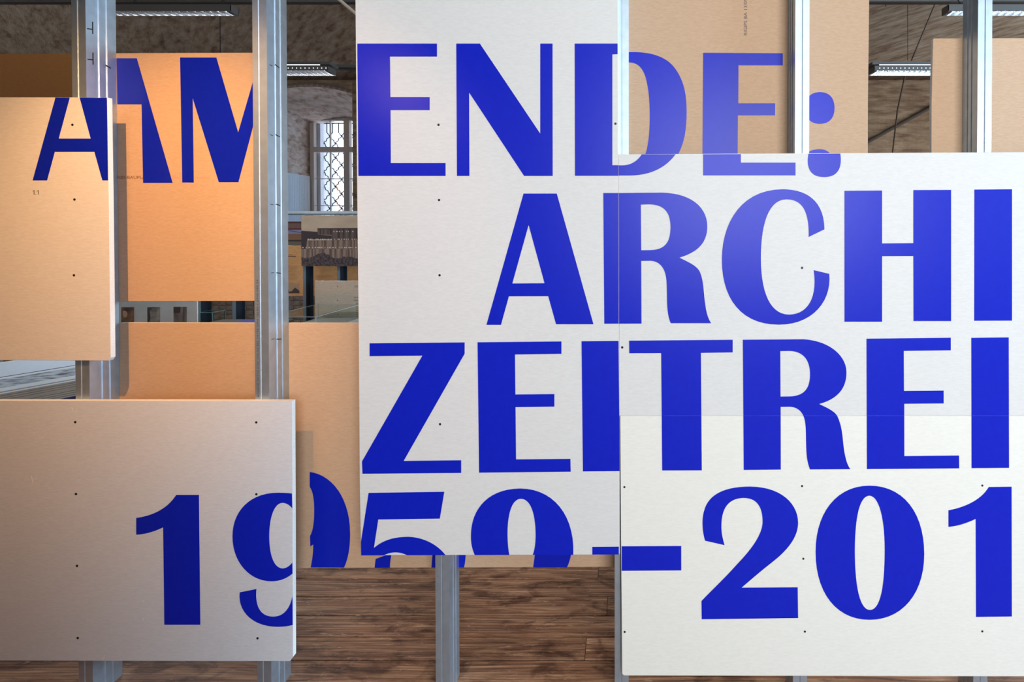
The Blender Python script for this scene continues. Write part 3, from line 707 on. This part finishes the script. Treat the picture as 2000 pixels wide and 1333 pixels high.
# ------------------------------------------------------------------ lamps hung below the vault
M_lampbody = plain('lamp_housing_grey', srgb(96, 92, 88), 0.5, 0.3); M_rail = plain('dark_lamp_rail', srgb(34, 32, 32), 0.6)
M_louvre = plain('lamp_louvre_aluminium', (0.85, 0.87, 0.9, 1), 0.22, 1.0)
def emis(name, col, s):
    m, nt, b = new_mat(name); b.inputs['Emission Color'].default_value = col; b.inputs['Emission Strength'].default_value = s; return m
M_tube = emis('lamp_tube_lit', (0.92, 0.96, 1, 1), 9.0)
M_tube2 = emis('lamp_tube_dim', (0.92, 0.96, 1, 1), 3.0)
def lamp(x0, x1, ya, zb, label, tube_mat, d=0.15, h=0.05, up=True, watt=25):
    t = thing('louvre_lamp', label, 'ceiling lamp', ((x0+x1)/2, ya+d/2, zb), 'linear lamps on the ceiling rails')
    boxes('housing', [(x0, x1, ya, ya+0.004, zb+0.008, zb+h), (x0, x1, ya+d-0.004, ya+d, zb, zb+h), (x0, x1, ya, ya+d, zb+h, zb+h+0.004),
                      (x0, x0+0.004, ya, ya+d, zb, zb+h), (x1-0.004, x1, ya, ya+d, zb, zb+h)], M_lampbody, t)
    bs = []; n = int((x1-x0)/0.055)
    V, F = [], []
    for i in range(n):
        xx = x0+(i+0.5)*(x1-x0)/n; o = len(V)
        V += [(xx-0.010, ya+0.004, zb+0.035), (xx+0.010, ya+0.004, zb+0.035), (xx+0.002, ya+0.004, zb), (xx-0.002, ya+0.004, zb),
              (xx-0.010, ya+d-0.004, zb+0.035), (xx+0.010, ya+d-0.004, zb+0.035), (xx+0.002, ya+d-0.004, zb), (xx-0.002, ya+d-0.004, zb)]
        F += [tuple(k+o for k in q) for q in BOXF]
    lo = mesh_obj('louvre', V, F, M_louvre, t); lo['kind'] = 'stuff'
    tube('fluorescent_tube', [(x0+0.02, ya+d/2, zb+h-0.014), (x1-0.02, ya+d/2, zb+h-0.014)], 0.009, tube_mat, t, 8)
    # side reflector strips of the louvre
    boxes('reflector', [(x0+0.005, x1-0.005, ya+d-0.010, ya+d-0.005, zb, zb+0.04), (x0+0.005, x1-0.005, ya+0.0045, ya+0.010, zb+0.008, zb+0.04)], M_louvre, t)
    area('louvre_lamp_light', ((x0+x1)/2, ya+d/2, zb-0.01), ((x0+x1)/2, ya+d/2, 0), x1-x0-0.1, d-0.03, watt, (0.88, 0.95, 1.0), 120)
    for xx in (x0+0.15, x1-0.15):
        if up: box('bracket', (xx, xx+0.004, ya+0.03, ya+0.1545, zb+h+0.02, zb+h+0.044), M_rail, t)
        else: tube('bracket', [(xx, ya+d-0.01, zb+h), (xx, ya+0.135, zb+h+0.12)], 0.004, M_rail, t, 6)
    if up:
        box('uplight_slot', (x0+0.05, x1-0.08, ya-0.001, ya+0.003, zb+h+0.010, zb+h+0.016), M_tube2, t)
        box('canopy', (x0-0.02, x1+0.02, ya, ya+d, zb+h+0.018, zb+h+0.045), M_lampbody, t)
        for i in range(int((x1-x0)/0.042)):
            if i < 60: box('perforation', (x0+0.05+i*0.042, x0+0.057+i*0.042, ya-0.0012, ya+0.001, zb+0.027, zb+0.034), M_tube2, t)
    return t
def zpx(py, Y): return P(1217, py, Y).z
ya = 4.86; zb = zpx(139, ya)
def xpx(px, Y): return P(px, 100, Y).x
lamp(xpx(640, ya)-1.5, xpx(640, ya), ya, zb, 'lit louvred lamp above the iron-latticed window', M_tube, up=True)
lamp(xpx(1708, ya), xpx(1708, ya)+1.5, ya, zb, 'lit louvred lamp at upper right, left of the plain beige board', M_tube, up=True)
y1_ = 3.50; zb1 = zpx(23, y1_)
lamp(xpx(192, y1_), xpx(451, y1_), y1_, zb1, 'lit louvred lamp at upper left above the orange board', M_tube2, d=0.075, h=0.05, up=False, watt=18)
lamp(xpx(1852, y1_), xpx(1852, y1_)+1.5, y1_, zb1, 'dim louvred lamp in the top right corner', M_tube2, d=0.075, h=0.05, up=False, watt=18)
r1 = thing('lamp_rail', 'dark lamp rail crossing the vault along the top edge', 'rail', (-1, y1_+0.2, zb1+0.08), 'ceiling lamp rails')
box('channel', (XL, XR, y1_+0.16, y1_+0.20, zpx(9, y1_+0.20), zpx(-2, y1_+0.16)), M_rail, r1)
box('cover', (XL, XR, y1_+0.14, y1_+0.16, zpx(3, y1_+.15), zpx(-14, y1_+.14)), M_lampbody, r1)
r2 = thing('lamp_rail', 'grey lamp rail above the arched window, carrying the lit lamp', 'rail', (-1, ya+0.2, zb+0.09), 'ceiling lamp rails')
box('channel', (XL, XR, ya+0.155, ya+0.24, zpx(131.5, ya+.155), zpx(126, ya+.155)), M_lampbody, r2)
box('cable_duct', (XL, XR, ya+0.17, ya+0.22, zpx(134.5, ya+.17), zpx(131.5, ya+.17)), M_rail, r2)
for nm, rr, yy, zz in (('hanger', r1, y1_+0.2, zb1+0.13), ('hanger', r2, ya+0.2, zb+0.1)):
    for xx in (-7, -4.2, -1.0, 2.0, 5.0):
        tube(nm, [(xx, yy, zz), (xx, yy, 4.1)], 0.004, M_rail, rr, 5)

# tie rods and cables under the vault
M_rod = plain('pale_tie_rod', srgb(168, 150, 128), 0.7); M_rod2 = plain('dark_tie_rod', srgb(58, 44, 34), 0.8)
tag(tube('tie_rod', [P(630, -28, 3.2), P(720, 48, 3.35)], 0.011, M_rod, n=8), 'pale slanting rod below the vault beside the top left corner of the ENDE panel', 'rod')
tag(tube('tie_bar', [P(1500, 385, 6.97), P(1850, 192, 6.97)], 0.024, M_rod2, n=8), 'dark slanting bar at upper right between the two beige boards', 'rod')
tag(tube('cable', [P(1840, -30, 4.2), P(1825, 10, 4.3), P(1780, 118, 4.95)], 0.006, M_rod2, n=5), 'dark slanting cable running down to the upper right lamp', 'cable')
tag(tube('cable', [P(1768, 146, 5.1), P(1753, 215, 5.6), P(1743, 300, 6.6), P(1741, 340, 6.8)], 0.009, M_rod2, n=5), 'dark curved cable below the upper right lamp', 'cable')
tag(tube('cable', [P(1773, 8, 4.0), P(1773, 118, 4.95)], 0.003, M_rod2, n=5), 'thin vertical wire above the upper right lamp', 'cable')

# ------------------------------------------------------------------ exhibition furniture in the back of the room
YR = 5.0
M_stud2 = plain('bluegrey_steel', srgb(126, 142, 152), 0.5, 0.4); M_dstud = plain('navy_steel', srgb(40, 50, 62), 0.5, 0.4)  # second steel is the same metal with shade put into its colour
rail = thing('partition_rail', 'pale metal rail across the top of the rear partition, under the window', 'rail', (P(700, 412, YR).x, YR, P(0, 420, YR).z))
bbox_px('channel', 545, 412.5, 960, 417.5, YR, 0.06, plain('rail_pale', srgb(196, 204, 208), 0.5, 0.3), rail)
bbox_px('slot_line', 552, 417.5, 960, 420, YR+0.008, 0.05, M_stud2, rail)
for i, px in enumerate((589.5, 656.5)):
    a = P(px, 420, YR); wds = 0.05
    t = thing('metal_stud', ['grey-blue stud left of the sepia print', 'grey-blue stud under the middle of the sepia print', 'grey stud hidden in the rear partition', 'grey stud hidden in the rear partition'][i], 'stud', (a.x+0.025, YR+0.03, 0), 'studs of the rear partition')
    box('flange', (a.x, a.x+0.03, YR+0.012, YR+0.016, 0, a.z), M_stud2, t)
    box('web', (a.x+0.03, a.x+0.034, YR+0.012, YR+0.072, 0, a.z), M_dstud, t)
    box('flange', (a.x, a.x+0.07, YR+0.068, YR+0.072, 0, a.z), M_dstud, t)

# sepia print of terraced roofs
M_sep = speckled('sepia_sky', srgb(186, 160, 134), srgb(204, 178, 150), 0.6, (4, 4, 9), 0)
def striped(name, a, b_, sc=38):
    m, nt, b = new_mat(name); L = nt.links
    tc = N(nt, 'ShaderNodeTexCoord'); wv = N(nt, 'ShaderNodeTexNoise'); mp = N(nt, 'ShaderNodeMapping'); mp.inputs['Scale'].default_value = (sc, 1, 1.5)
    L.new(tc.outputs['Object'], mp.inputs[0]); L.new(mp.outputs[0], wv.inputs['Vector']); wv.inputs['Scale'].default_value = 1; wv.inputs['Detail'].default_value = 3
    r = ramp(nt, [(0.4, a), (0.6, b_)]); L.new(wv.outputs['Fac'], r.inputs[0]); L.new(r.outputs[0], b.inputs['Base Color']); b.inputs['Roughness'].default_value = 0.6
    return m
M_fac = striped('sepia_facade', srgb(96, 76, 70), srgb(158, 130, 112)); M_fac2 = striped('sepia_facade_dark', srgb(64, 50, 50), srgb(112, 90, 82))
M_bush = speckled('sepia_bushes', srgb(44, 34, 38), srgb(98, 82, 80), 0.7, (45, 45, 45), 0)
M_sdark = plain('sepia_dark', srgb(62, 48, 50), 0.7); M_slight = plain('sepia_light', srgb(226, 204, 180), 0.6)
YP = YR-0.022
pp = board([(588.5, 421), (830, 421), (830, 520.5), (588.5, 520.5)], YP, 0.012, M_sep, 'sepia landscape print with terraced roofs, hung below the window', group=None, name='print_panel', cat='picture', back=M_core)
K = (5.5556, 540, 400)
def pr(s, mat, lay, nm='print_area'): return flat_shape(nm, [path(s, *K)], YP, 0.0004*lay, mat, pp)
pr('M 445 262 L 880 256 L 1600 256 L 1600 390 L 600 385 L 600 330 L 445 325 Z', M_fac2, 1)
pr('M 270 283 L 445 295 L 450 325 L 600 335 L 600 372 L 335 378 L 320 480 L 270 480 Z', M_sdark, 2)
pr('M 335 388 L 880 384 L 1600 384 L 1600 480 L 320 480 Z', M_fac, 2)
pr('M 270 480 L 880 478 L 1600 478 L 1600 600 L 270 600 Z', M_fac, 3)
import random as _r
_r.seed(3)
top = [(272, 590)]
x = 272
while x < 1600:
    base = 575 - 40*math.exp(-((x-500)/110.0)**2) + 10*math.sin(x/45.0)
    top.append((x, base+_r.uniform(-8, 8))); x += 12
bs_ = 'M '+' L '.join('%f %f' % p for p in top)+' L 1600 668 L 272 668 Z'
pr(bs_, M_bush, 4)
pr('M 445 256 L 1600 250 L 1600 264 L 445 268 Z', M_sdark, 3)
for yy, x0, x1 in ((375, 340, 880), (466, 280, 870), (292, 620, 860)):
    x = x0
    while x < x1:
        wdt = _r.choice((6, 9, 14)); pr('M %f %f L %f %f L %f %f L %f %f Z' % (x, yy-5, x+wdt, yy-5, x+wdt, yy+5, x, yy+5), M_slight, 5, 'figure'); x += _r.uniform(16, 46)

# ochre text board behind
YO = 5.25
M_ochre = speckled('ochre_board', srgb(182, 132, 82), srgb(196, 146, 94), 0.7, (20, 20, 60), 0)
ob_ = board([(546, 480), (760, 480), (760, 578.5), (546, 578.5)], YO, 0.012, M_ochre, 'ochre text board behind the rear studs, small landscape at its foot', group=None, name='text_board', cat='board')
M_tx = plain('dark_print', srgb(84, 60, 44), 0.8); M_tx2 = plain('faint_print', srgb(160, 116, 76), 0.8)
for xx in (550, 740):
    a = P(xx, 500, YO); box('support', (a.x, a.x+0.05, YO+0.0125, YO+0.06, 0, a.z+0.08), M_galvd, ob_)
K2 = (5.5556, 540, 400)
def pt2(x0, y0, x1, y1, mat, nm, lay=1): return flat_shape(nm, [path('M %f %f L %f %f L %f %f L %f %f Z' % (x0, y0, x1, y0, x1, y1, x0, y1), *K2)], YO, 0.0004*lay, mat, ob_)
pt2(108, 543, 170, 548, M_tx, 'headline'); pt2(108, 556, 212, 565, M_tx, 'headline'); pt2(108, 624, 128, 632, M_tx, 'headline')
for i in range(12): pt2(108, 664+i*13, 240-(i*37) % 30, 669+i*13, M_tx2, 'text_line')
for i in range(3): pt2(425, 768+i*12, 620-(i*37) % 60, 772+i*12, M_tx2, 'text_line')
pt2(112, 850, 250, 962, plain('small_print_sky', srgb(160, 128, 96), 0.7), 'small_picture')
flat_shape('small_picture_land', [path('M 112 958 L 112 915 L 130 920 L 140 945 L 165 940 L 190 912 L 205 900 L 222 916 L 248 935 L 250 962 L 112 962 Z', *K2)], YO, 0.0008, M_sdark, ob_)
# reddish-brown framed boards standing on the sill
YQ = 7.05
fb = thing('framed_boards', 'stack of red-brown framed boards below the ribbed panel, left of the print', 'boards', (P(560, 475, YQ).x, YQ, P(0, 478, YQ).z))
for (y0, y1, c) in ((433, 436.5, (92, 40, 36)), (436.5, 446, (124, 92, 78)), (446, 449, (120, 30, 34)), (449, 457, (150, 142, 168)), (457, 469, (142, 98, 66)), (469, 472, (52, 38, 32)), (472, 480, (112, 98, 84))):
    bbox_px('frame_band', 530, y0, 640, y1, YQ, 0.03, plain('band', srgb(*c), 0.6), fb)
tube('frame_edge', [P(556, 449, YQ-0.003), P(590, 455, YQ-0.003)], 0.006, plain('violet_edge', srgb(84, 74, 140), 0.5), fb, 4)

# ribbed translucent panel leaning along the left reveal of the niche
xr = NX0+0.03; zz1 = P(557, 337, 7.42).z
V, F = [], []; nr = 48
for i in range(nr+1):
    yy = 7.02+(7.98-7.02)*i/nr; xx = xr+(0.010 if i % 2 else 0.0)
    V += [(xx, yy, NZ0), (xx, yy, zz1), (xx-0.012, yy, zz1), (xx-0.012, yy, NZ0)]
for i in range(nr):
    a = 4*i; F += [(a, a+4, a+5, a+1), (a+1, a+5, a+6, a+2), (a+2, a+6, a+7, a+3)]
rp = mesh_obj('ribbed_panel', V, F, plain('ribbed_white_panel', srgb(206, 216, 226), 0.45))
tag(rp, 'white vertically ribbed panel against the reveal left of the window', 'panel')

# beige text board in front of the rear partition
YT = 4.85
M_beige = speckled('beige_board', srgb(196, 174, 150), srgb(206, 184, 160), 0.7, (20, 20, 60), 0)
tb = board([(615, 549), (860, 549), (860, 720), (615, 720)], YT, 0.0125, M_beige, 'beige board with faint text in front of the rear studs, below the print', group=None, name='text_board')
text('FIGUR', 692, 561.5, YT, 3.4, M_tx, tb); text('Wohn', 691, 583, YT, 3.0, M_tx, tb); text('Heime', 691, 588.5, YT, 3.0, M_tx, tb)
for i in range(8): flat_shape('text_line', [[(695, 592+i*3.6), (740, 592+i*3.6), (740, 593.6+i*3.6), (695, 593.6+i*3.6)]], YT, 0.0004, M_tx2, tb)
screws(tb, [(659, 559.5), (659, 587), (660, 615)], YT, 0.005)
for px in (640, 800):
    a = P(px, 720, YT); box('support', (a.x, a.x+0.05, YT+0.013, YT+0.05, 0, a.z+0.3), M_stud2, tb)

# grey-white panel with three photographs, seen through the gap between the orange boards
YG = 4.6
gb = board([(200, 530), (385, 530), (385, 668), (200, 668)], YG, 0.014, speckled('grey_white_board', srgb(176, 178, 174), srgb(186, 188, 184), 0.6, (8, 8, 8), 0), 'grey-white picture panel seen in the gap below the AM board', group=None, name='picture_panel', cat='panel')
M_p1 = speckled('photo_brown', srgb(48, 28, 18), srgb(150, 104, 70), 0.5, (9, 9, 9), 0); M_p2 = speckled('photo_greenish', srgb(58, 52, 44), srgb(168, 160, 146), 0.5, (8, 8, 8), 0); M_p3 = speckled('photo_greybrown', srgb(76, 64, 58), srgb(150, 140, 130), 0.5, (12, 2, 2), 0)
K3 = (7.1429, 220, 580)
def g3(s, mat, lay, nm): return flat_shape(nm, [path(s, *K3)], YG, 0.0005*lay, mat, gb)
g3('M 120 145 L 300 145 L 300 420 L 120 420 Z', M_p1, 1, 'photograph'); g3('M 140 200 C 170 180 210 200 205 250 C 200 300 160 300 145 260 Z', plain('photo_highlight', srgb(176, 140, 110), 0.5), 2, 'photo_area')
g3('M 485 145 L 663 145 L 663 420 L 485 420 Z', M_p2, 1, 'photograph'); g3('M 545 160 L 620 160 L 620 210 L 545 210 Z', plain('photo_dark', srgb(100, 98, 90), 0.5), 2, 'photo_area'); g3('M 485 145 L 515 160 L 530 300 L 485 420 Z', plain('photo_darker', srgb(54, 50, 44), 0.5), 2, 'photo_area')
g3('M 850 140 L 1035 140 L 1035 420 L 850 420 Z', M_p3, 1, 'photograph'); g3('M 850 140 L 950 140 L 940 225 L 850 225 Z', plain('photo_dark_brown', srgb(58, 44, 38), 0.5), 2, 'photo_area'); g3('M 990 140 L 1000 140 L 1000 345 L 990 345 Z', plain('photo_line', srgb(60, 52, 50), 0.5), 2, 'photo_area')
for px in (210, 376):
    a = P(px, 600, YG); box('support', (a.x, a.x+0.04, YG+0.0145, YG+0.06, 0, P(0, 520, YG).z), M_stud2, gb)
for i, (px, wpx, lb) in enumerate(((386, 11, 'dark navy stud right of the grey-white picture panel'), (451, 13, 'lighter steel stud before the dark brick, in the gap below the letter M'))):
    a = P(px, 600, YG); b_ = P(px+wpx, 600, YG)
    t = thing('metal_stud', lb, 'stud', ((a.x+b_.x)/2, YG+0.05, 0), 'studs of the rear partition')
    m_ = a.x+(b_.x-a.x)*(0.25 if i == 0 else 0.5)
    box('flange', (a.x, m_, YG+0.016, YG+0.02, 0, 2.6), M_stud2, t); box('web', (m_, m_+0.004, YG+0.02, YG+0.09, 0, 2.6), M_dstud, t)
    box('flange', (a.x, b_.x, YG+0.09, YG+0.094, 0, 2.6), M_dstud, t)

# glass vitrines
mgl, nt, b = new_mat('vitrine_glass'); b.inputs['Transmission Weight'].default_value = 1; b.inputs['Roughness'].default_value = 0.0; b.inputs['IOR'].default_value = 1.1
b.inputs['Base Color'].default_value = (0.93, 0.98, 0.97, 1)
M_gedge = plain('green_glass_edge', srgb(92, 128, 126), 0.3); M_plinth = plain('vitrine_plinth', srgb(170, 160, 150), 0.7)
M_gedge2 = plain('pale_glass_edge', srgb(190, 196, 196), 0.3)
def vitrine(x0, x1, y0, y1, z0, z1, label, medge):
    t = thing('glass_vitrine', label, 'display case', ((x0+x1)/2, (y0+y1)/2, 0), 'glass display cases')
    box('plinth', (x0, x1, y0, y1, 0, z0), M_plinth, t)
    g = 0.004
    for bb in ((x0, x1, y0, y0+g, z0, z1), (x0, x1, y1-g, y1, z0, z1), (x0, x0+g, y0+g, y1-g, z0, z1), (x1-g, x1, y0+g, y1-g, z0, z1), (x0, x1, y0, y1, z1, z1+g)):
        box('pane', bb, mgl, t)
    e = 0.003
    for p, q in (((x0, y0, z1), (x1, y0, z1)), ((x0, y0, z1), (x0, y1, z1)), ((x1, y0, z1), (x1, y1, z1)), ((x0, y1, z1), (x1, y1, z1)),
                 ((x0, y0, z0), (x0, y0, z1)), ((x1, y0, z0), (x1, y0, z1)), ((x1, y1, z0), (x1, y1, z1))):
        tube('edge', [p, q], e, medge, t, 4)
    return t
Yv = 4.0
vitrine(P(391, 611, Yv).x, P(415, 611, Yv).x, Yv, Yv+0.13, 0.72, P(0, 611, Yv).z, 'small glass vitrine before the dark brick, below the letter M', M_gedge)
Yv = 4.1
vitrine(P(520, 620, Yv).x, P(617, 620, Yv).x, Yv, Yv+0.7, 0.78, P(0, 619.5, Yv).z, 'glass vitrine whose pale edge shows above the beige board', M_gedge2)

# document table seen in the gap (papers and a navy book)
M_tbl = plain('dark_table_top', srgb(58, 52, 48), 0.5); M_paper = plain('white_paper', srgb(226, 226, 222), 0.6); M_navy = plain('navy_cover', srgb(30, 34, 110), 0.5)
ztop = 0.93
def yat(py, z): # depth where a horizontal plane at height z shows at pixel row py
    lo_, hi_ = 0.5, 12
    for _ in range(40):
        m_ = (lo_+hi_)/2
        if zpx(py, m_) > z: lo_ = m_
        else: hi_ = m_
    return lo_
yf = yat(624, ztop)
dt = thing('document_table', 'dark table with papers, seen in the gap below the AM board', 'table', (P(440, 630, 3.4).x, 3.2, 0))
tx0, tx1 = P(346, 630, 3.5).x, P(500, 630, 3.5).x
box('table_top', (tx0, tx1, 3.36, yf, ztop-0.03, ztop), M_tbl, dt)
for xx in (tx0+0.02, tx1-0.06):
    for yy in (3.39, yf-0.07): box('leg', (xx, xx+0.04, yy, yy+0.04, 0, ztop-0.03), M_galvd, dt)
def sheet_on(name, label, cat, quad, z, th, mat, group=None):
    V = [(x, y_, z) for x, y_ in quad]+[(x, y_, z+th) for x, y_ in quad]
    o = mesh_obj(name, V, BOXF, mat); tag(o, label, cat, group); return o
xm = P(455, 628, 3.6).x
sheet_on('paper_sheet', 'white papers on the dark table under the letter M', 'paper', [(xm-0.16, 3.60), (tx1-0.02, 3.58), (tx1-0.02, 3.87), (xm-0.06, 3.86)], ztop+0.001, 0.004, M_paper)
sheet_on('notebook', 'navy book lying on the papers in the gap', 'book', [(xm-0.08, 3.66), (xm+0.07, 3.65), (xm+0.08, 3.80), (xm-0.06, 3.81)], ztop+0.006, 0.010, M_navy)

# ------------------------------------------------------------------ low display of stacked boards at lower left
zt_ = 0.90
M_layer = speckled('stack_edge_grey', srgb(176, 164, 148), srgb(192, 180, 164), 0.8, (6, 6, 60), 0.1)
M_topw = speckled('print_pale_blue_white', srgb(222, 230, 232), srgb(230, 238, 240), 0.35, (5, 5, 5), 0)
dst = thing('display_stack', 'stack of grey boards at lower left carrying drawings under glass', 'table', (-3.6, 2.9, 0))
# near edge of the top runs through these two picture points
n0 = Vector(P(0, 770, yat(770, zt_)).to_tuple()); n1 = Vector(P(145, 744, yat(744, zt_)).to_tuple())
d = Vector((n1.x-n0.x, n1.y-n0.y)).normalized(); nrm = Vector((-d.y, d.x))
def quad_local(a0, a1, b0, b1):
    o = Vector((n0.x, n0.y)); return [tuple(o+d*a+nrm*b) for a, b in ((a0, b0), (a1, b0), (a1, b1), (a0, b1))]
def slab(name, a0, a1, b0, b1, z0, z1, mat, parent, **k):
    q = quad_local(a0, a1, b0, b1); return mesh_obj(name, [(x, y_, z0) for x, y_ in q]+[(x, y_, z1) for x, y_ in q], BOXF, mat, parent, **k)
LA = 0.62
slab('base', -0.95, LA-0.06, 0.04, 0.80, 0.0, zt_-0.078, plain('navy_base', srgb(18, 20, 92), 0.5), dst)
for i in range(8):
    z0 = zt_-0.078+i*0.0095
    slab('layer', -1.0+0.004*(i % 3), LA+0.003*((i*2) % 3), 0.002*((i*5) % 4), 0.86, z0+0.0007, z0+0.0089, M_layer, dst)
slab('top_sheet', -1.0, LA, 0.0, 0.86, zt_-0.002, zt_, M_topw, dst)
# drawings on top: border lines, aerial photograph, blue edging
def strip(label, nm, a0, a1, b0, b1, z, mat): return slab(nm, a0, a1, b0, b1, z, z+0.0008, mat, dst)
M_aer = speckled('aerial_print', srgb(84, 92, 106), srgb(190, 202, 214), 0.4, (14, 40, 14), 0, lo=0.36, hi=0.56)
strip('', 'print_edge', -1.0, LA, 0.032, 0.044, zt_, plain('sky_blue_border', srgb(110, 150, 214), 0.4))
strip('', 'print_edge', -1.0, LA, 0.022, 0.032, zt_, plain('tan_border', srgb(176, 140, 96), 0.5))
strip('', 'aerial_photograph', -1.0, LA-0.04, 0.13, 0.34, zt_, M_aer)
strip('', 'drawing', -1.0, LA-0.10, 0.40, 0.82, zt_, plain('drawing_paper', srgb(206, 218, 232), 0.4))
strip('', 'blue_line', -1.0, LA-0.14, 0.395, 0.402, zt_+0.0008, plain('line_blue', srgb(30, 50, 150), 0.4))
